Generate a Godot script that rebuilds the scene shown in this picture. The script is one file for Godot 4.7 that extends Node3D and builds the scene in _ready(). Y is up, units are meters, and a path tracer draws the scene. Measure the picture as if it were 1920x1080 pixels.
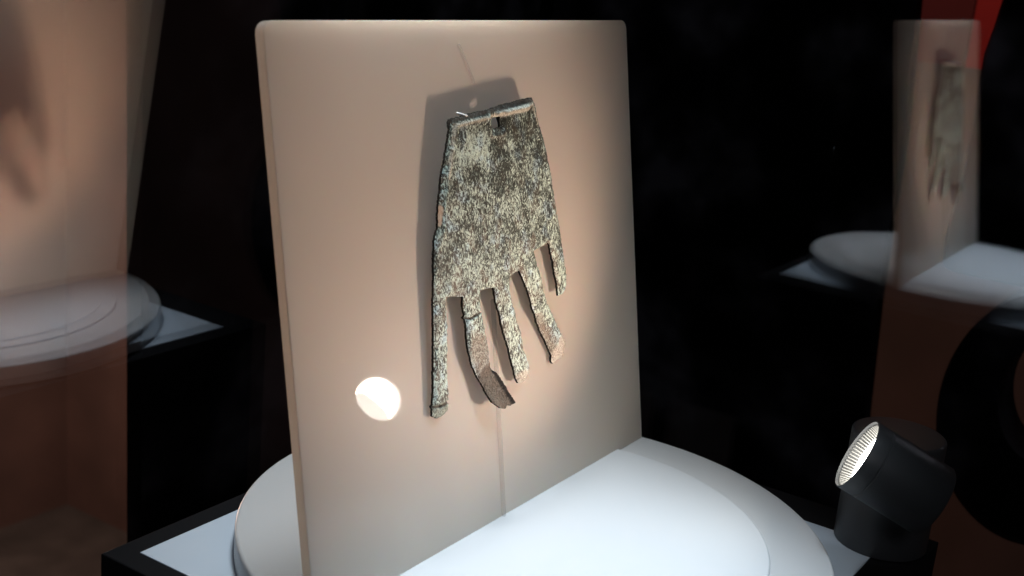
extends Node3D
# A bronze hand mounted on a leaning frosted panel inside a museum case.
# One scene unit "u" is the radius of the white disc (0.13 m); u(x, y, z) has z up, y away behind the panel, x along the panel.

const U := 0.13
const LEAN := 0.1751          # the panel leans back ten degrees
const PANEL_Y := 0.1084       # where its front face meets the disc
const HAND_GAP := 0.030        # distance of the hand's face from the panel
const SHEET_Z := -0.095

var used_names := {}

func u(x: float, y: float, z: float) -> Vector3:
	return Vector3(x, z, -y) * U

# ------------------------------------------------------------------ mesh helpers
class Shape:
	var v := PackedVector3Array()
	var n := PackedVector3Array()
	var t := PackedVector2Array()
	func tri(a: Vector3, b: Vector3, c: Vector3, na: Vector3, nb: Vector3, nc: Vector3, ta := Vector2.ZERO, tb := Vector2.ZERO, tc := Vector2.ZERO) -> void:
		if (b - a).cross(c - a).dot(na + nb + nc) > 0.0:
			v.append_array([a, c, b]); n.append_array([na, nc, nb]); t.append_array([ta, tc, tb])
		else:
			v.append_array([a, b, c]); n.append_array([na, nb, nc]); t.append_array([ta, tb, tc])
	func quad(a: Vector3, b: Vector3, c: Vector3, d: Vector3, na: Vector3, nb: Vector3, nc: Vector3, nd: Vector3) -> void:
		tri(a, b, c, na, nb, nc)
		tri(a, c, d, na, nc, nd)
	func done() -> ArrayMesh:
		var arrays := []
		arrays.resize(Mesh.ARRAY_MAX)
		arrays[Mesh.ARRAY_VERTEX] = v
		arrays[Mesh.ARRAY_NORMAL] = n
		arrays[Mesh.ARRAY_TEX_UV] = t
		var m := ArrayMesh.new()
		m.add_surface_from_arrays(Mesh.PRIMITIVE_TRIANGLES, arrays)
		return m

func numbered(called: String) -> String:
	var k: int = used_names.get(called, 0)
	used_names[called] = k + 1
	return called if k == 0 else "%s_%03d" % [called, k]

func thing(called: String, label: String, category: String, at: Vector3, group := "") -> Node3D:
	var o := Node3D.new()
	o.name = numbered(called)
	add_child(o)
	o.position = at
	tag(o, label, category, group)
	return o

func tag(o: Node, label: String, category: String, group := "") -> void:
	o.set_meta("label", label)
	o.set_meta("category", category)
	if group:
		o.set_meta("group", group)

func obj(called: String, s: Shape, m: Material, parent: Node = self) -> MeshInstance3D:
	var o := MeshInstance3D.new()
	o.name = numbered(called) if parent == self else called
	o.mesh = s.done()
	o.material_override = m
	parent.add_child(o, true)
	return o

# a surface of revolution about `axis` through `o`; the profile holds (radius, height) in metres
func lathe(s: Shape, o: Vector3, axis: Vector3, profile: Array, seg := 96) -> void:
	var z := axis.normalized()
	var x := z.cross(Vector3.UP if absf(z.y) < 0.9 else Vector3.RIGHT).normalized()
	var y := z.cross(x)
	var count := profile.size()
	var flat := []
	for k in count - 1:
		var d: Vector2 = (profile[k + 1] - profile[k]).normalized()
		flat.append(Vector2(d.y, -d.x))
	for k in count - 1:
		var here: Vector2 = flat[k]
		var n0 := here
		var n1 := here
		if k > 0 and here.dot(flat[k - 1]) > 0.7: n0 = (here + flat[k - 1]).normalized()
		if k < count - 2 and here.dot(flat[k + 1]) > 0.7: n1 = (here + flat[k + 1]).normalized()
		for j in seg:
			var a := TAU * j / seg
			var b := TAU * (j + 1) / seg
			var ra := x * cos(a) + y * sin(a)
			var rb := x * cos(b) + y * sin(b)
			var p0: Vector2 = profile[k]
			var p1: Vector2 = profile[k + 1]
			s.quad(o + ra * p0.x + z * p0.y, o + rb * p0.x + z * p0.y, o + rb * p1.x + z * p1.y, o + ra * p1.x + z * p1.y,
				ra * n0.x + z * n0.y, rb * n0.x + z * n0.y, rb * n1.x + z * n1.y, ra * n1.x + z * n1.y)

func rounded(r: float, z: float, f: float, steps := 6) -> Array:   # the profile of an outer rounded edge: up the side, over to the top
	var out := []
	for k in steps + 1:
		var a := PI / 2 * k / steps
		out.append(Vector2(r - f + f * cos(a), z - f + f * sin(a)))
	return out

# a slab: a polygon in the plane of A and B, `deep` thick against N, its edges rounded off by `bev`
func slab(s: Shape, o: Vector3, A: Vector3, B: Vector3, N: Vector3, poly: PackedVector2Array, deep: float, bev: float, steps := 3) -> void:
	if Geometry2D.is_polygon_clockwise(poly):
		poly.reverse()
	var n := poly.size()
	var miter := PackedVector2Array()
	for k in n:
		var e0 := (poly[k] - poly[(k + n - 1) % n]).normalized()
		var e1 := (poly[(k + 1) % n] - poly[k]).normalized()
		var n0 := Vector2(e0.y, -e0.x)
		var n1 := Vector2(e1.y, -e1.x)
		miter.append((n0 + n1) / maxf(1.0 + n0.dot(n1), 0.3))
	var rows := []
	for k in steps + 1:
		var a := PI / 2 * k / steps
		rows.append([bev * (1.0 - sin(a)), -bev * (1.0 - cos(a)), cos(a), sin(a)])     # inset, height, normal up, normal out
	for k in steps + 1:
		var a := PI / 2 * (steps - k) / steps
		rows.append([bev * (1.0 - sin(a)), -deep + bev * (1.0 - cos(a)), -cos(a), sin(a)])
	for r in rows.size() - 1:
		for k in n:
			var j := (k + 1) % n
			var e := (poly[j] - poly[k]).normalized()
			var out_k := miter[k].normalized()
			var out_j := miter[j].normalized()
			var face := Vector2(e.y, -e.x)
			if out_k.dot(face) < 0.93: out_k = face
			if out_j.dot(face) < 0.93: out_j = face
			var p := []
			var q := []
			for c in [[k, r, out_k], [j, r, out_j], [j, r + 1, out_j], [k, r + 1, out_k]]:
				var row: Array = rows[c[1]]
				var w: Vector2 = poly[c[0]] - miter[c[0]] * row[0]
				p.append(o + A * w.x + B * w.y + N * row[1])
				q.append((N * row[2] + (A * c[2].x + B * c[2].y) * row[3]).normalized())
			s.quad(p[0], p[1], p[2], p[3], q[0], q[1], q[2], q[3])
	var index := Geometry2D.triangulate_polygon(poly)
	for side in 2:
		var row: Array = rows[0] if side == 0 else rows[-1]
		var nn := N if side == 0 else -N
		for k in range(0, index.size(), 3):
			var p := []
			for c in 3:
				var w: Vector2 = poly[index[k + c]] - miter[index[k + c]] * row[0]
				p.append(o + A * w.x + B * w.y + N * row[1])
			s.tri(p[0], p[1], p[2], nn, nn, nn)

func rect(x0: float, y0: float, x1: float, y1: float) -> PackedVector2Array:
	return PackedVector2Array([Vector2(x0, y0), Vector2(x1, y0), Vector2(x1, y1), Vector2(x0, y1)])

# a straight rod between two points with domed ends
func rod(s: Shape, a: Vector3, b: Vector3, r: float, seg := 12) -> void:
	var h := (b - a).length()
	lathe(s, a, b - a, [Vector2(0, 0), Vector2(r * 0.7, 0.3 * r), Vector2(r, r), Vector2(r, h - r), Vector2(r * 0.7, h - 0.3 * r), Vector2(0, h)], seg)

# ------------------------------------------------------------------ materials
func plain(r: float, g: float, b: float, rough := 0.6, spec := 0.5) -> StandardMaterial3D:   # linear base colour
	var m := StandardMaterial3D.new()
	m.albedo_color = Color(r, g, b).linear_to_srgb()
	m.roughness = rough
	m.metallic_specular = spec
	return m

func noise(seed_: int, freq: float, octaves := 3) -> FastNoiseLite:
	var f := FastNoiseLite.new()
	f.seed = seed_
	f.noise_type = FastNoiseLite.TYPE_SIMPLEX_SMOOTH
	f.frequency = freq
	f.fractal_octaves = octaves
	return f

func mottled(m: StandardMaterial3D, seed_: int, freq: float, low: float, high: float, size: float) -> void:   # a faint uneven tone over the whole surface
	var f := noise(seed_, freq, 4)
	var im := Image.create(256, 256, false, Image.FORMAT_RGB8)
	var flat: Image = f.get_seamless_image(256, 256)
	for y in 256:
		for x in 256:
			var k := lerpf(low, high, flat.get_pixel(x, y).r)
			im.set_pixel(x, y, Color(k, k, k))
	m.albedo_texture = ImageTexture.create_from_image(im)
	m.uv1_triplanar = true
	m.uv1_world_triplanar = true
	m.uv1_scale = Vector3.ONE / size

# ------------------------------------------------------------------ the bronze hand
const OUTLINE := [-327,1371, -292,1375, -255,1378, -198,1384, -159,1385, -129,1388, -79,1394, -38,1400, 3,1402, 45,1407, 88,1410, 115,1412, 124,1400, 134,1377, 145,1347, 157,1311, 176,1274, 192,1231, 203,1195, 214,1158, 224,1114, 232,1077, 243,1039, 253,1001, 262,963, 272,912, 281,874, 289,835, 294,797, 294,765, 282,739, 268,733, 250,732, 233,730, 231,758, 220,791, 210,835, 199,880, 187,913, 177,926, 146,919, 106,916, 75,911, 91,876, 110,834, 126,791, 141,743, 155,716, 181,680, 206,644, 238,599, 263,572, 267,549, 249,521, 229,500, 193,497, 177,507, 186,526, 159,566, 133,606, 104,652, 74,691, 56,716, 46,748, 28,787, 10,821, -9,847, -18,862, -45,859, -66,854, -75,841, -79,807, -70,764, -58,732, -45,694, -28,655, -20,623, -13,591, 6,557, 14,525, 5,496, -17,486, -44,487, -60,491, -71,514, -81,547, -91,579, -102,611, -115,649, -128,687, -141,731, -154,768, -163,804, -166,831, -201,833, -239,835, -244,813, -245,785, -238,750, -228,708, -219,654, -213,612, -208,576, -189,548, -173,516, -152,474, -137,444, -149,440, -171,445, -184,438, -202,443, -221,457, -243,475, -257,508, -268,539, -286,571, -304,610, -316,652, -320,698, -322,749, -328,784, -329,812, -331,831, -367,839, -408,844, -411,822, -411,784, -414,740, -418,697, -422,654, -426,610, -427,566, -430,522, -434,498, -450,488, -473,482, -487,482, -507,495, -501,529, -492,582, -486,635, -481,689, -475,753, -470,817, -463,880, -456,944, -446,1011, -438,1037, -427,1052, -423,1078, -416,1119, -407,1150, -397,1186, -392,1212, -377,1243, -364,1279, -351,1315, -341,1346, -334,1364]

func hand_outline() -> PackedVector2Array:
	var p := PackedVector2Array()
	for k in range(0, OUTLINE.size(), 2):
		p.append(Vector2(OUTLINE[k], OUTLINE[k + 1]) * 0.001)
	return p

func laid(p: Vector2) -> Vector2:       # from the outline's sheet to the panel
	return Vector2(1.02810 * p.x + -0.03476 * p.y + 0.11987, 0.00032 * p.x + 1.03170 * p.y + -0.04555)

func inside_by(p: Vector2, poly: PackedVector2Array) -> float:       # distance to the outline, positive inside
	var best := 1e9
	var within := false
	var n := poly.size()
	var a := poly[n - 1]
	for k in n:
		var b := poly[k]
		var e := b - a
		var w := p - a
		var t := clampf(w.dot(e) / e.dot(e), 0.0, 1.0)
		best = minf(best, (w - e * t).length_squared())
		if (a.y > p.y) != (b.y > p.y) and p.x < (b.x - a.x) * (p.y - a.y) / (b.y - a.y) + a.x:
			within = not within
		a = b
	return sqrt(best) if within else -sqrt(best)

func capsule(p: Vector2, a: Vector2, b: Vector2) -> float:
	var e := b - a
	return (p - a - e * clampf((p - a).dot(e) / e.dot(e), 0.0, 1.0)).length()

func which_part(c: Vector2) -> int:      # 0 the palm, 1 to 4 the fingers, 5 the short thumb
	if c.x < -0.37: return 1 if c.y < 0.85 else 0
	if c.x > 0.16 + (0.9 - c.y) * 0.2 and c.y > 0.72: return 5 if c.y < 0.92 - (c.x - 0.177) * 0.15 else 0
	if c.x < -0.205 + (0.83 - c.y) * 0.27: return 2 if c.y < 0.824 else 0
	if c.x < -0.04 + (0.85 - c.y) * 0.43: return 3 if c.y < 0.836 else 0
	return 4 if c.y < 0.868 else 0

var ns_bump := noise(5, 0.022, 3)
var ns_fine := noise(6, 0.075, 2)

func relief(p: Vector2, s: float, part: int) -> float:     # height of the bronze's face, in units
	var m := p * 1000.0
	var h := 0.0028 * ns_bump.get_noise_2d(m.x, m.y * 0.6) + 0.0012 * ns_fine.get_noise_2d(m.x, m.y * 0.55)
	h += 0.012 * (1.0 - pow((p.x + 0.09) / 0.36, 2.0))                       # the sheet is slightly domed
	if part == 0 or part == 5:
		h += 0.005 * smoothstep(0.012, 0.020, s) * (1.0 - smoothstep(0.026, 0.036, s)) * smoothstep(0.9, 1.1, p.y)    # raised border
		h -= 0.005 * (1.0 - smoothstep(0.0, 0.010, s))                                            # its outer edge is beaten back
	else:
		h -= 0.005 * (1.0 - smoothstep(0.0, 0.012, s))
	var bar := capsule(p, Vector2(-0.10, 1.371), Vector2(0.07, 1.380))
	h += 0.009 * (1.0 - smoothstep(0.006, 0.013, bar))
	for crack in [[Vector2(-0.335, 0.765), Vector2(-0.300, 0.756)], [Vector2(-0.300, 0.756), Vector2(-0.243, 0.766)], [Vector2(-0.51, 0.523), Vector2(-0.469, 0.516)], [Vector2(-0.469, 0.516), Vector2(-0.425, 0.522)]]:
		h -= 0.007 * (1.0 - smoothstep(0.001, 0.0055, capsule(p, crack[0], crack[1])))
	if part == 2:
		h += 0.05 * clampf((0.56 - p.y) / 0.20, 0.0, 1.0)                   # the second finger's end is bent forward
		h += 0.014 * (1.0 - smoothstep(0.004, 0.010, capsule(p, Vector2(-0.196, 0.56), Vector2(-0.142, 0.45))))    # its edge is folded up
	if part == 4:
		h -= 0.012 * smoothstep(0.0, 0.03, (0.115 + (0.70 - p.y) * 0.70) - p.x) * (1.0 - smoothstep(0.66, 0.70, p.y))    # a folded flank
	return h

func hand_texture(poly: PackedVector2Array) -> Array:
	var wide := 620
	var tall := 760
	var im := Image.create(wide, tall, false, Image.FORMAT_RGB8)
	var bump := Image.create(wide, tall, false, Image.FORMAT_L8)
	var worm := noise(11, 0.125, 2)
	var worm2 := noise(12, 0.21, 2)
	var warp := noise(13, 0.018, 2)
	var blot := noise(14, 0.010, 3)
	var rust := noise(15, 0.012, 3)
	var grain := noise(16, 0.22, 1)
	var patch := noise(17, 0.046, 3)
	var scratch := noise(18, 0.15, 2)
	var dark := Vector3(0.022, 0.031, 0.028)
	var mid := Vector3(0.140, 0.185, 0.172)
	var pale := Vector3(0.45, 0.595, 0.55)
	for j in tall:
		var y := 1.43 - 1.01 * j / tall
		for i in wide:
			var x := -0.52 + 0.83 * i / wide
			var p := Vector2(x, y)
			var mx := x * 1000.0
			var my := y * 1000.0
			var wx := mx + 8.0 * warp.get_noise_2d(mx, my)
			var wy := my + 14.0 * warp.get_noise_2d(mx + 500.0, my)
			var a := worm.get_noise_2d(wx, wy * 0.46)
			var b := worm2.get_noise_2d(wx, wy * 0.38 + 900.0)
			var big := blot.get_noise_2d(mx, my)
			var g := grain.get_noise_2d(mx, my * 0.7)
			# more pale crust on the left and the lower palm, darker metal towards the upper right
			var more := 0.70 * big + 0.10 * (1.0 - smoothstep(0.05, 0.25, absf(y - 1.12))) - 0.30 * smoothstep(-0.15, 0.10, x) * smoothstep(1.12, 1.25, y) - 0.10 * smoothstep(1.24, 1.34, y)
			more += 0.55 * (1.0 - smoothstep(0.02, 0.06, minf(capsule(p, Vector2(-0.30, 1.24), Vector2(-0.20, 1.31)), capsule(p, Vector2(-0.20, 1.31), Vector2(-0.16, 1.24)))))
			more += 0.45 * (1.0 - smoothstep(0.015, 0.035, capsule(p, Vector2(-0.05, 1.27), Vector2(-0.03, 1.25))))
			more -= 0.55 * (1.0 - smoothstep(0.02, 0.07, capsule(p, Vector2(-0.12, 1.18), Vector2(-0.09, 1.33))))
			more -= 0.40 * (1.0 - smoothstep(0.02, 0.05, capsule(p, Vector2(-0.27, 1.21), Vector2(-0.24, 1.20))))
			if y < 0.86: more += 0.14
			more += 0.12 * smoothstep(1.0, 0.9, y)
			var mid_scale := patch.get_noise_2d(mx, my * 0.8)
			var line := 1.0 - absf(scratch.get_noise_2d(wx * 1.1, wy * 0.35 + 300.0)) * 5.0           # thin pale veins
			var v := a * 0.95 + b * 0.75 + mid_scale * 0.62 + more * 0.85 - 0.16 + 0.75 * maxf(line, 0.0) - 0.13 + 0.20 * g
			var crust := smoothstep(-0.01, 0.50, v)
			var hollow := smoothstep(0.05, -0.42, v)
			var c := mid.lerp(pale, crust).lerp(dark, hollow)
			c *= 1.0 + 0.38 * g
			c = c.lerp(Vector3(c.x * 0.85, c.y * 0.95, c.z * 1.2), 0.7 * smoothstep(0.1, 0.5, blot.get_noise_2d(mx + 700.0, my)))      # bluish bloom
			# rusty brown where the crust has gone, on the lower palm and the fingers' ends
			var r := rust.get_noise_2d(mx, my * 0.6)
			var rusty := smoothstep(0.05, 0.35, r + 0.18 * (1.0 - smoothstep(0.84, 0.98, y)) - 0.06) * 0.65
			c = c.lerp(Vector3(0.150, 0.122, 0.098) * (1.0 + 0.6 * g + 0.5 * b), rusty * (1.0 - 0.85 * crust) * (0.22 + 0.38 * smoothstep(1.15, 0.95, y)))
			c = c.lerp(Vector3(0.165, 0.150, 0.128) * (1.0 + 0.6 * g + 0.9 * b), 0.7 * (1.0 - smoothstep(0.035, 0.06, capsule(p, Vector2(-0.268, 0.655), Vector2(-0.245, 0.60)))))
			c = c.lerp(Vector3(0.052, 0.044, 0.036) * (1.0 + 0.7 * g + 0.8 * b), 0.93 * (1.0 - smoothstep(0.055, 0.075, capsule(p, Vector2(-0.225, 0.53), Vector2(-0.165, 0.42)))))  # dark brown finger end: shade of the bent tip painted in
			var flank := (0.115 + (0.70 - y) * 0.70) - x
			if y < 0.70 and y > 0.52 and x > 0.05:
				c = c.lerp(Vector3(0.140, 0.120, 0.100) * (1.0 + 0.6 * g + 0.9 * b), 0.7 * smoothstep(0.0, 0.02, flank))
			c = c.lerp(Vector3(0.40, 0.38, 0.345) * (1.0 + 0.6 * b + 0.4 * g), 0.8 * (1.0 - smoothstep(0.028, 0.046, capsule(p, Vector2(0.205, 0.50), Vector2(0.245, 0.555)))))
			c = c.lerp(Vector3(0.40, 0.38, 0.33) * (1.0 + 0.5 * b + 0.4 * g), 0.7 * (1.0 - smoothstep(0.020, 0.040, capsule(p, Vector2(-0.05, 0.495), Vector2(0.0, 0.495)))))
			c = c.lerp(Vector3(0.24, 0.27, 0.22) * (1.0 + 0.8 * b + 0.4 * g), 0.75 * (1.0 - smoothstep(0.028, 0.038, capsule(p, Vector2(-0.49, 0.495), Vector2(-0.44, 0.495)))))
			# the worn, pale raised bar and border
			c = c.lerp(Vector3(0.36, 0.36, 0.31) * (1.0 + 0.6 * b), 0.75 * (1.0 - smoothstep(0.006, 0.013, capsule(p, Vector2(-0.11, 1.371), Vector2(0.07, 1.380)))))
			var rim := minf(minf(capsule(p, Vector2(-0.325, 1.352), Vector2(-0.13, 1.366)), capsule(p, Vector2(-0.13, 1.366), Vector2(0.105, 1.392))), minf(capsule(p, Vector2(0.105, 1.392), Vector2(0.135, 1.32)), capsule(p, Vector2(-0.325, 1.352), Vector2(-0.37, 1.20))))
			c = c.lerp(Vector3(0.42, 0.43, 0.37) * (1.0 + 0.8 * b + 0.5 * g), 0.75 * smoothstep(0.009, 0.003, rim - 0.004 * a))
			var brow := minf(capsule(p, Vector2(-0.335, 1.372), Vector2(-0.129, 1.389)), capsule(p, Vector2(-0.129, 1.389), Vector2(0.12, 1.413)))
			c = c.lerp(Vector3(0.032, 0.026, 0.021) * (1.0 + 1.5 * maxf(b, 0.0)), 0.9 * smoothstep(0.014, 0.008, brow - 0.006 * a))
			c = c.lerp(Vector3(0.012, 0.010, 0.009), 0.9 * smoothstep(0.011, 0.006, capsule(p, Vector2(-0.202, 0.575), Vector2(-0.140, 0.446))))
			c = c.lerp(Vector3(0.50, 0.40, 0.31), 0.85 * smoothstep(0.016, 0.010, capsule(p, Vector2(-0.425, 1.075), Vector2(-0.415, 1.11))))
			for crack in [[Vector2(-0.335, 0.765), Vector2(-0.300, 0.756)], [Vector2(-0.300, 0.756), Vector2(-0.243, 0.766)], [Vector2(-0.51, 0.523), Vector2(-0.469, 0.516)], [Vector2(-0.469, 0.516), Vector2(-0.425, 0.522)]]:
				c = c.lerp(Vector3(0.03, 0.025, 0.02), 0.85 * smoothstep(0.006, 0.002, capsule(p, crack[0], crack[1])))
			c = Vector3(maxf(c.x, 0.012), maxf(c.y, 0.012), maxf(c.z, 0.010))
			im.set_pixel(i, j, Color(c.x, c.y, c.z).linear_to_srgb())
			var hh := clampf(0.5 + 0.42 * v + 0.10 * g, 0.0, 1.0)
			bump.set_pixel(i, j, Color(hh, hh, hh))
	return [ImageTexture.create_from_image(im), ImageTexture.create_from_image(bump)]

func build_hand(o: Vector3, X: Vector3, H: Vector3, N: Vector3) -> void:
	var poly := hand_outline()
	var hole := PackedVector2Array([Vector2(-0.131, 1.362), Vector2(-0.083, 1.364), Vector2(-0.086, 1.331), Vector2(-0.125, 1.327)])
	var cell := 0.0045
	var nx := 186
	var ny := 226
	var x0 := -0.52
	var y0 := 0.42
	var edge := noise(21, 0.06, 2)
	var S := PackedFloat32Array()
	S.resize(nx * ny)
	for j in ny:
		for i in nx:
			var p := Vector2(x0 + i * cell, y0 + j * cell)
			var d := inside_by(p, poly)
			if absf(d) < 0.02: d += 0.0022 * edge.get_noise_2d(p.x * 1000.0, p.y * 1000.0)
			if absf(p.x + 0.105) < 0.06 and p.y > 1.30: d = minf(d, -inside_by(p, hole))
			S[j * nx + i] = d
	var keep := PackedByteArray()
	keep.resize(nx * ny)
	for j in ny - 1:
		for i in nx - 1:
			var k := j * nx + i
			if S[k] + S[k + 1] + S[k + nx] + S[k + nx + 1] > 0.0: keep[k] = 1
	var at := PackedVector2Array()
	at.resize(nx * ny)
	for j in range(1, ny - 1):
		for i in range(1, nx - 1):
			var k := j * nx + i
			var p := Vector2(x0 + i * cell, y0 + j * cell)
			var full: int = keep[k] + keep[k - 1] + keep[k - nx] + keep[k - nx - 1]
			if full > 0 and full < 4:
				var g := Vector2(S[k + 1] - S[k - 1], S[k + nx] - S[k - nx])
				if g.length() > 1e-6:
					p -= (g.normalized() * S[k]).limit_length(cell * 0.75)
			at[k] = p
	var part := PackedByteArray()
	part.resize(nx * ny)
	var top := PackedVector3Array()
	top.resize(nx * ny)
	var level := PackedFloat32Array()
	level.resize(nx * ny)
	for j in range(1, ny - 1):
		for i in range(1, nx - 1):
			var k := j * nx + i
			part[k] = which_part(Vector2(x0 + (i + 0.5) * cell, y0 + (j + 0.5) * cell))
			if S[k] > -2.0 * cell:
				level[k] = relief(at[k], S[k], which_part(at[k]))
			var lay := laid(at[k])
			top[k] = (X * lay.x + H * lay.y + N * (level[k] + 0.0253 * (lay.y - 0.45))) * U      # the wrist stands further off the panel
	var normals := PackedVector3Array()
	normals.resize(nx * ny)
	for j in range(1, ny - 1):
		for i in range(1, nx - 1):
			var k := j * nx + i
			if keep[k] == 0: continue
			var n := (top[k + 1] - top[k]).cross(top[k + nx] - top[k])
			if n.dot(N) < 0.0: n = -n
			for q in [k, k + 1, k + nx, k + nx + 1]: normals[q] += n
	var shapes := []
	for q in 6: shapes.append(Shape.new())
	var edges := []
	for q in 6: edges.append(Shape.new())
	var uv := func(p: Vector2) -> Vector2: return Vector2((p.x + 0.52) / 0.83, (1.43 - p.y) / 1.01)
	for j in range(1, ny - 1):
		for i in range(1, nx - 1):
			var k := j * nx + i
			if keep[k] == 0: continue
			var s: Shape = shapes[part[k]]
			var c := [k, k + 1, k + nx + 1, k + nx]
			var n := []
			var w := []
			var low := []
			for q in c:
				n.append(normals[q].normalized())
				w.append(uv.call(at[q]))
				low.append(top[q] - N * U * (0.0085 + (0.009 * smoothstep(1.34, 1.37, at[q].y))))
			s.tri(top[c[0]], top[c[1]], top[c[2]], n[0], n[1], n[2], w[0], w[1], w[2])
			s.tri(top[c[0]], top[c[2]], top[c[3]], n[0], n[2], n[3], w[0], w[2], w[3])
			s.tri(low[0], low[1], low[2], -N, -N, -N, w[0], w[1], w[2])
			s.tri(low[0], low[2], low[3], -N, -N, -N, w[0], w[2], w[3])
			var beside := [k - nx, k + 1, k + nx, k - 1]
			for e in 4:
				if keep[beside[e]]: continue
				var f := (e + 1) % 4
				var along := top[c[f]] - top[c[e]]
				var out := along.cross(N).normalized()
				if out.dot((top[c[0]] + top[c[2]]) * 0.5 - (top[c[e]] + top[c[f]]) * 0.5) > 0.0: out = -out
				edges[part[k]].tri(top[c[e]], top[c[f]], low[f], out, out, out, w[e], w[f], w[f])
				edges[part[k]].tri(top[c[e]], low[f], low[e], out, out, out, w[e], w[f], w[e])
	var maps := hand_texture(poly)
	var m := StandardMaterial3D.new()
	m.albedo_texture = maps[0]
	m.roughness = 0.6
	m.metallic_specular = 0.4
	m.heightmap_enabled = true
	m.heightmap_texture = maps[1]
	m.heightmap_scale = 0.014
	var t := thing("bronze_hand", "flat bronze hand with flaking pale green patina, fingers pointing down on the upright panel", "bronze hand", o)
	var crust := plain(0.022, 0.018, 0.014, 0.85, 0.25)                 # broken edges: dark corroded bronze
	for q in 6:
		var piece := obj(["palm", "finger", "finger", "finger", "finger", "thumb"][q], shapes[q], m, t)
		obj("edge", edges[q], crust, piece)
		if q == 2: piece.set_meta("label", "finger with a bent and folded end, its shade painted dark brown")
		if q == 5: piece.set_meta("label", "short straight thumb on the right")

# ------------------------------------------------------------------ the small spotlight
func build_spotlight() -> void:
	var metal := plain(0.030, 0.032, 0.034, 0.45, 0.5)
	var bright := plain(0.13, 0.13, 0.125, 0.4)
	var foot := u(0.962, -0.903, SHEET_Z)
	var face := u(0.582, -0.868, 0.355)                      # centre of the front rim
	var aim := u(-0.338, 0.826, 0.414).normalized()
	var t := thing("spotlight", "small dark grey swivelling spotlight lit at the right corner of the white sheet", "spotlight", foot)
	var b := Shape.new()
	var prof := [Vector2(0, 0), Vector2(0.163 * U, 0), Vector2(0.166 * U, 0.004 * U)]
	prof.append_array(rounded(0.166 * U, 0.425 * U, 0.012 * U))
	prof.append(Vector2(0, 0.425 * U))
	lathe(b, Vector3.ZERO, Vector3.UP, prof, 96)
	obj("base", b, plain(0.055, 0.058, 0.062, 0.45, 0.5), t)
	var f := face - foot
	var h := Shape.new()
	var R := 0.128 * U
	var L := 0.30 * U
	lathe(h, f - aim * L, aim, [Vector2(0, 0), Vector2(R * 0.95, 0), Vector2(R, R * 0.06), Vector2(R, L - 0.062 * U), Vector2(R * 0.975, L - 0.060 * U), Vector2(R * 0.975, L - 0.056 * U)], 96)
	obj("head", h, metal, t)
	var pivot := Shape.new()
	var mid := f - aim * 0.17 * U
	var side := (Vector3(0, mid.y, 0) - mid).normalized()
	lathe(pivot, mid, side, [Vector2(0, 0), Vector2(0.05 * U, 0), Vector2(0.05 * U, 0.24 * U), Vector2(0, 0.24 * U)], 32)
	obj("hinge", pivot, metal, t)
	var c := Shape.new()                                     # the front ring, hollow
	var o := f - aim * 0.056 * U
	lathe(c, o, aim, [Vector2(R * 0.80, -0.05 * U), Vector2(R * 0.975, 0), Vector2(R, 0.002 * U), Vector2(R, 0.052 * U), Vector2(R * 0.99, 0.056 * U), Vector2(R * 0.97, 0.056 * U), Vector2(R * 0.96, 0.050 * U), Vector2(R * 0.86, -0.030 * U)], 96)
	obj("rim", c, metal, t)
	var fins := Shape.new()                                  # the ribbed inside of the ring
	var x := aim.cross(Vector3.UP).normalized()
	var y := aim.cross(x)
	for k in 60:
		var a := TAU * k / 60
		var ra := x * cos(a) + y * sin(a)
		var ta := y * cos(a) - x * sin(a)
		slab(fins, o, aim, ra, ta, PackedVector2Array([Vector2(0.002 * U, R * 0.79), Vector2(0.046 * U, R * 0.90), Vector2(0.046 * U, R * 0.957), Vector2(0.002 * U, R * 0.91)]), 0.0042 * U, 0.0004 * U, 1)
	var fo := obj("baffle_ribs", fins, bright, t)
	fo.set_meta("kind", "stuff")
	var lens := Shape.new()
	lathe(lens, o + aim * 0.012 * U, aim, [Vector2(R * 0.80, -0.010 * U), Vector2(R * 0.785, 0.0), Vector2(R * 0.5, 0.010 * U), Vector2(0, 0.014 * U)], 64)
	var glow := plain(0.8, 0.8, 0.75, 0.3)
	glow.emission_enabled = true
	glow.emission = Color(1.0, 0.98, 0.94)
	glow.emission_energy_multiplier = 27.0
	obj("lens", lens, glow, t)
	var l := SpotLight3D.new()
	l.name = "spotlight_beam"
	add_child(l)
	var near := (-CAM_F - aim * aim.dot(-CAM_F)).normalized()
	l.look_at_from_position(face - aim * 0.020 * U + (near * 0.026 - Vector3(0, 0.022, 0)) * U, u(-0.22, 0.37, 1.17), Vector3.UP)
	l.light_color = Color(1.0, 0.655, 0.465).linear_to_srgb()
	l.light_energy = 0.059
	l.light_size = 0.0122
	l.spot_angle = 44.0
	l.spot_angle_attenuation = 1.0
	l.spot_range = 6.0
	l.spot_attenuation = 2.0
	l.shadow_enabled = true

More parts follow.
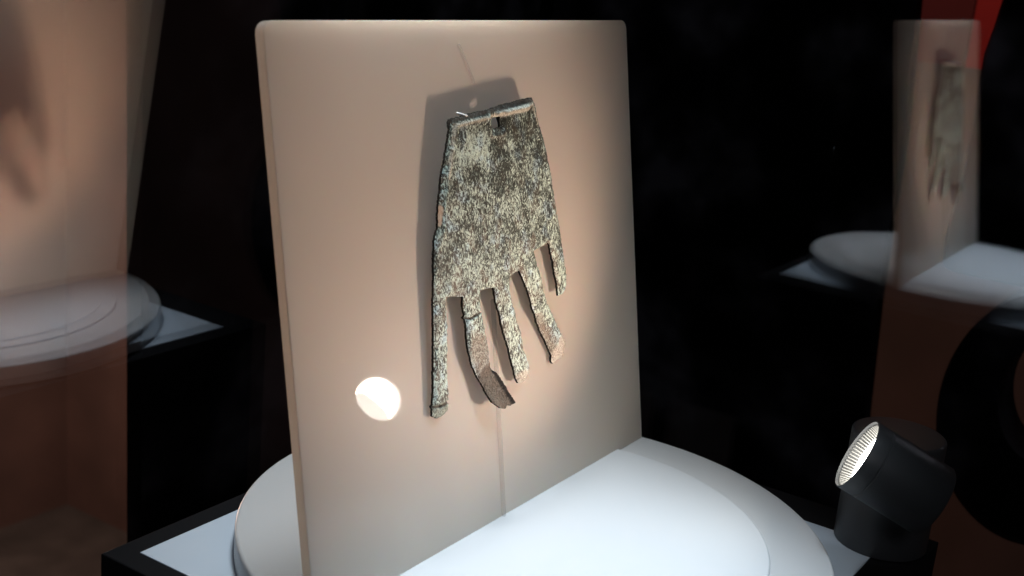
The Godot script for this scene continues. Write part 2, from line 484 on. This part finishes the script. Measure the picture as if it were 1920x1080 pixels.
# ------------------------------------------------------------------ the scene
func _ready() -> void:
	# camera
	var cam := Camera3D.new()
	cam.name = "camera"
	add_child(cam)
	cam.transform = Transform3D(Basis(CAM_R, CAM_U, -CAM_F), CAM_AT)
	var lens := CameraAttributesPhysical.new()
	lens.frustum_focal_length = 52.37
	lens.exposure_aperture = 18.0
	lens.frustum_focus_distance = 0.55
	cam.attributes = lens
	cam.fov = 25.817
	cam.near = 0.01
	cam.far = 60.0
	cam.current = true
	# dark room: no sky
	var env := Environment.new()
	env.background_mode = Environment.BG_COLOR
	env.background_color = Color(0, 0, 0)
	env.tonemap_mode = Environment.TONE_MAPPER_LINEAR
	env.tonemap_exposure = 1.0
	env.sdfgi_enabled = true
	env.ssao_enabled = true
	env.ssil_enabled = true
	var we := WorldEnvironment.new()
	we.name = "environment"
	we.environment = env
	add_child(we)
	# cool lamp in the roof of the case, above and before the panel
	var roof := SpotLight3D.new()
	roof.name = "case_roof_light"
	add_child(roof)
	roof.look_at_from_position(u(-0.10, -1.25, 3.3), u(-0.32, -0.46, 0.0), Vector3.RIGHT)
	roof.light_color = Color(0.75, 0.88, 1.0).linear_to_srgb()
	roof.light_energy = 0.20
	roof.light_size = 0.035
	roof.spot_angle = 20.0
	roof.spot_angle_attenuation = 1.0
	roof.spot_range = 6.0
	roof.spot_attenuation = 2.0
	roof.shadow_enabled = true
	var rear := SpotLight3D.new()
	rear.name = "case_roof_light_behind_panel"
	add_child(rear)
	rear.look_at_from_position(u(-0.25, 0.50, 3.7), u(-0.22, 0.25, 0.0), Vector3.RIGHT)
	rear.light_color = Color(0.88, 0.95, 1.0).linear_to_srgb()
	rear.light_energy = 0.17
	rear.light_size = 0.05
	rear.spot_angle = 23.0
	rear.spot_angle_attenuation = 0.7
	rear.spot_range = 6.0
	rear.spot_attenuation = 2.0
	rear.shadow_enabled = true
	var fill := OmniLight3D.new()                              # added weak fill on the visitor's side, no such lamp known
	fill.name = "added_fill_light"
	add_child(fill)
	fill.position = u(-9.0, -6.0, 7.0)
	fill.light_color = Color(0.95, 0.93, 1.0).linear_to_srgb()
	fill.light_energy = 0.21
	fill.light_size = 0.15
	fill.omni_range = 12.0
	fill.omni_attenuation = 2.0
	fill.shadow_enabled = true
	# warm lamps in the room beyond the glass
	for spec in [[u(4.0, 9.3, -2.0), 0.33, Color(1.0, 0.68, 0.52), "hall_light"], [u(6.9, 1.35, 4.0), 0.034, Color(1.0, 0.70, 0.55), "hall_light_beside_red_wall"]]:
		var l := OmniLight3D.new()
		l.name = spec[3]
		add_child(l)
		l.position = spec[0]
		l.light_energy = spec[1]
		l.light_color = spec[2].linear_to_srgb()
		l.light_size = 0.05
		l.omni_range = 12.0
		l.omni_attenuation = 2.0
		l.shadow_enabled = true

	build_room()
	build_case()
	build_display()
	build_spotlight()

const CAM_R := Vector3(0.550772, 0.091743, 0.829598)
const CAM_U := Vector3(0.173963, 0.959494, -0.221602)
const CAM_F := Vector3(0.816325, -0.266371, -0.512503)
const CAM_AT := Vector3(-0.440854, 0.247230, 0.252665)

func structure(called: String, s: Shape, m: Material) -> void:
	obj(called, s, m).set_meta("kind", "structure")

func wall(called: String, label: String, category: String, s: Shape, m: Material) -> void:
	tag(obj(called, s, m), label, category)

func build_room() -> void:
	var EX := Vector3(1, 0, 0)
	var EY := Vector3(0, 0, -1)
	var EZ := Vector3(0, 1, 0)
	var fl := plain(0.13, 0.115, 0.11, 0.6)
	mottled(fl, 31, 0.02, 0.75, 1.0, 0.6)
	var s := Shape.new()
	slab(s, u(0, 0, -7.0), EX * U, EY * U, EZ * U, rect(-14, -14, 30, 30), 0.5, 0.0)
	structure("floor", s, fl)
	var brown := plain(0.15, 0.085, 0.072, 0.8)
	mottled(brown, 32, 0.012, 0.8, 1.0, 0.7)
	s = Shape.new()
	slab(s, u(7.96, 12.8, -7.0), EX * U, EZ * U, -EY * U, rect(-20, 0, 0, 16), 0.5, 0.0)
	wall("brown_wall", "dim brown back wall seen through the left glass, meeting another at a corner", "wall", s, brown)
	s = Shape.new()
	slab(s, u(7.96, 0, -7.0), EY * U, EZ * U, -EX * U, rect(-14, 0, 13.3, 16), 0.5, 0.0)
	wall("brown_wall", "dim brown side wall behind both panes, with the painted red glow panels on it", "wall", s, brown)
	# red glow high on the side wall, painted as a dark and a bright panel
	s = Shape.new()
	slab(s, u(7.93, 0, 0), EY * U, EZ * U, -EX * U, PackedVector2Array([Vector2(0.80, 1.2), Vector2(2.4, 1.2), Vector2(2.4, 3.2), Vector2(0.80, 3.2)]), 0.02, 0.004)
	wall("red_glow_panel", "dark red panel high on the side wall, the dim part of a painted red glow at top right", "panel", s, plain(0.13, 0.006, 0.006, 0.7))
	s = Shape.new()
	slab(s, u(7.93, 0, 0), EY * U, EZ * U, -EX * U, PackedVector2Array([Vector2(-0.6, 1.2), Vector2(0.79, 1.2), Vector2(0.79, 3.2), Vector2(-0.6, 3.2)]), 0.02, 0.004)
	wall("red_glow_panel", "bright red panel at the upper right corner, the bright part of the painted red glow", "panel", s, plain(0.45, 0.013, 0.010, 0.7))
	# black partitions close behind the glass
	var black := plain(0.085, 0.086, 0.105, 0.8, 0.2)
	mottled(black, 33, 0.016, -0.5, 1.4, 0.5)  # the faint haze over the black is painted into this uneven tone
	s = Shape.new()
	slab(s, u(0, 3.0, 0), EX * U, EZ * U, -EY * U, PackedVector2Array([Vector2(0.98, -7.0), Vector2(4.5, -7.0), Vector2(4.5, 4.0), Vector2(0.80, 4.0), Vector2(0.86, 1.45)]), 0.12, 0.004)
	wall("black_partition", "matt black partition behind the left glass, beside the brown wall", "partition", s, black)
	s = Shape.new()
	slab(s, u(4.5, 0, 0), EY * U, EZ * U, -EX * U, PackedVector2Array([Vector2(3.12, -7.0), Vector2(0.0, -7.0), Vector2(0.122, -1.73), Vector2(0.183, -0.85), Vector2(0.229, -0.11), Vector2(0.25, 0.97), Vector2(0.313, 1.77), Vector2(0.42, 4.0), Vector2(3.12, 4.0)]), 0.12, 0.004)
	wall("black_partition", "matt black partition behind the right glass, left of the red panels", "partition", s, black)
	# black shapes standing in for a person's dark silhouette at far right
	s = Shape.new()
	slab(s, u(3.6, 0, 0), EY * U, EZ * U, -EX * U, PackedVector2Array([Vector2(-0.40, 2.3), Vector2(-0.376, 1.832), Vector2(-0.359, 1.69), Vector2(-0.336, 1.552), Vector2(-0.338, 1.41), Vector2(-0.348, 1.13), Vector2(-0.337, 0.806), Vector2(-0.312, 0.532), Vector2(-0.33, 0.384), Vector2(-0.40, 0.36), Vector2(-0.60, 0.36), Vector2(-1.2, 0.36), Vector2(-1.5, 2.3)]), 0.05, 0.02)
	wall("figure_silhouette", "black curved-edged screen standing in for a dark figure before the red panel at the right edge", "silhouette", s, black)
	wall("figure_arm_ring", "large black ring standing in for the bent arm of a dark figure before the brown wall", "ring", build_ring(), black)

func build_ring() -> Shape:
	var s := Shape.new()
	var n := 64
	var N := Vector3(-1, 0, 0)
	for k in n:
		var p := []
		for j in [k, k + 1]:
			var a: float = TAU * j / n
			p.append(u(3.6, -0.99 + 0.545 * cos(a), -0.34 + 0.72 * sin(a)))
			p.append(u(3.6, -1.01 + 0.255 * cos(a), -0.22 + 0.36 * sin(a)))
		var d := Vector3(0.05, 0, 0)
		var o0: Vector3 = (p[0] - u(3.6, -0.99, -0.34)).normalized()
		var o1: Vector3 = (p[2] - u(3.6, -0.99, -0.34)).normalized()
		s.quad(p[0], p[1], p[3], p[2], N, N, N, N)
		s.quad(p[0] + d, p[1] + d, p[3] + d, p[2] + d, -N, -N, -N, -N)
		s.quad(p[0], p[2], p[2] + d, p[0] + d, o0, o1, o1, o0)
		s.quad(p[1], p[3], p[3] + d, p[1] + d, -o0, -o1, -o1, -o0)
	return s

func post(pane: Node, at: Vector3) -> void:               # a thin black bar added to hide the bright end of the pane
	var s := Shape.new()
	slab(s, at + Vector3(0, 10.9 * U, 0), Vector3(U, 0, 0), Vector3(0, 0, -U), Vector3(0, U, 0), rect(-0.04, -0.05, 0.04, 0.05), 10.9, 0.004)
	obj("end_cover_bar", s, plain(0.006, 0.006, 0.007, 0.9, 0.1), pane)

func build_case() -> void:
	var EX := Vector3(1, 0, 0)
	var EY := Vector3(0, 0, -1)
	var EZ := Vector3(0, 1, 0)
	var white := Image.create(4, 4, false, Image.FORMAT_RGB8)
	white.fill(Color.WHITE)
	for k in 2:
		var g := StandardMaterial3D.new()                    # clear glass with a half-reflecting coat
		g.transparency = BaseMaterial3D.TRANSPARENCY_ALPHA
		g.albedo_color = Color(0.95, 0.97, 1.0, [0.27, 0.16][k])
		g.albedo_texture = ImageTexture.create_from_image(white)
		g.metallic = 1.0
		g.roughness = 0.02
		var s := Shape.new()
		if k == 0:
			slab(s, u(0, 1.6846, 0), EX * U, EZ * U, -EY * U, rect(-2.2, -7.0, 0.85, 3.9), 0.045, 0.0)
			wall("glass_pane", "clear left rear pane of the case, reflecting the back of the panel", "glass pane", s, g)
			post(get_node("glass_pane"), u(0.85, 1.705, -7.0))
		else:
			slab(s, u(2.7255, 0, 0), EY * U, EZ * U, -EX * U, rect(-2.6, -7.0, 1.72, 3.9), 0.045, 0.0)
			wall("glass_pane", "clear right rear pane of the case, reflecting panel, hand and disc at right", "glass pane", s, g)
			post(get_node("glass_pane_001"), u(2.75, 1.74, -7.0))
	var black := plain(0.008, 0.008, 0.009, 0.8, 0.25)
	var p := Shape.new()
	slab(p, u(0, 0, SHEET_Z - 0.006), EX * U, EY * U, EZ * U, rect(-0.984, -1.075, 1.13, 1.015), 6.899, 0.006)
	tag(obj("plinth", p, black), "square black plinth under the white sheet and disc", "plinth")
	var sh := Shape.new()
	slab(sh, u(0, 0, SHEET_Z), EX * U, EY * U, EZ * U, rect(-0.9041, -0.9198, 0.9217, 0.9257), 0.006, 0.002)
	tag(obj("base_sheet", sh, plain(0.52, 0.60, 0.68, 0.55)), "thin square bluish white sheet on the black plinth", "sheet")

func build_display() -> void:
	var at := u(0, 0, SHEET_Z)
	var t := thing("display_disc", "thick round white acrylic disc carrying the panel", "display base", at)
	var top := -SHEET_Z * U
	var ring := Shape.new()
	var prof := [Vector2(0, 0.0), Vector2(0.995 * U, 0.0), Vector2(1.0 * U, 0.004 * U)]
	prof.append_array(rounded(1.0 * U, top, 0.012 * U))
	prof.append_array([Vector2(0.79 * U, top), Vector2(0.0, top)])
	lathe(ring, Vector3.ZERO, Vector3.UP, prof, 192)
	var milky := plain(0.56, 0.575, 0.58, 0.35)
	milky.backlight_enabled = true
	milky.backlight = Color(0.4, 0.4, 0.4)
	obj("rim", ring, milky, t)
	var plate := Shape.new()
	prof = [Vector2(0.789 * U, top - 0.002 * U)]
	prof.append_array(rounded(0.789 * U, top + 0.010 * U, 0.010 * U))
	prof.append(Vector2(0, top + 0.010 * U))
	lathe(plate, Vector3.ZERO, Vector3.UP, prof, 192)
	obj("top_plate", plate, plain(0.60, 0.625, 0.64, 0.4), t)

	# the leaning panel
	var X := Vector3(1, 0, 0)
	var H := Vector3(0, cos(LEAN), -sin(LEAN))
	var N := Vector3(0, sin(LEAN), cos(LEAN))
	var o := u(0, PANEL_Y, 0)
	var poly := PackedVector2Array([Vector2(-0.985, 0.0), Vector2(0.98, 0.0)])
	for c in [[0.98, 1.0, 0.0], [-0.985, -1.0, 90.0]]:
		for k in 9:
			var a: float = deg_to_rad(c[2] + 90.0 * k / 8)
			poly.append(Vector2(c[0] - c[1] * 0.036 + 0.036 * cos(a), 1.6687 - 0.036 + 0.036 * sin(a)))
	var ps := Shape.new()
	slab(ps, Vector3.ZERO, X * U, H * U, N * U, poly, 0.0337, 0.0045)
	var pm := plain(0.78, 0.735, 0.71, 0.5, 0.5)
	pm.clearcoat_enabled = true
	pm.clearcoat = 1.0
	pm.clearcoat_roughness = 0.008
	pm.subsurf_scatter_enabled = true
	pm.subsurf_scatter_strength = 0.30
	pm.backlight_enabled = true
	pm.backlight = Color(1.1, 1.06, 1.0)
	var pt := obj("backing_panel", ps, pm)
	pt.position = o
	tag(pt, "upright frosted pinkish panel with rounded corners, leaning back behind the bronze hand", "display panel")

	# pegs that carry the hand, and thin rods put in for shadow streaks
	var mt := thing("hand_mount", "pegs and clip behind the bronze hand, with thin grey rods put in for shadow streaks on the panel", "mount", o)
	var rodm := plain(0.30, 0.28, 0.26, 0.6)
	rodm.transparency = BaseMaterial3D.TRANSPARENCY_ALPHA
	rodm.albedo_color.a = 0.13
	var on := func(x: float, h: float, off: float) -> Vector3: return (X * x + H * h + N * off) * U
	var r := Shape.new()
	rod(r, on.call(-0.036, 0.764, 0.008), on.call(-0.044, 0.008, 0.008), 0.008 * U)  # laid along the faint vertical shadow streak below the hand
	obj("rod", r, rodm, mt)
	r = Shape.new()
	rod(r, on.call(-0.139, 1.595, 0.004), on.call(-0.068, 1.468, 0.006), 0.006 * U)  # laid along the slanted shadow streak above the hand
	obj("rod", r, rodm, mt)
	for q in [Vector2(-0.09, 1.25), Vector2(-0.05, 0.92)]:
		r = Shape.new()
		rod(r, on.call(q.x, q.y, -0.004), on.call(q.x, q.y, HAND_GAP + 0.0253 * (q.y - 0.45)), 0.012 * U)
		obj("peg", r, rodm, mt)
	r = Shape.new()
	rod(r, on.call(-0.222, 1.385, 0.040), on.call(-0.190, 1.372, 0.060), 0.004 * U)
	obj("clip", r, plain(0.8, 0.8, 0.78, 0.1), mt)

	build_hand(o + N * HAND_GAP * U, X, H, N)
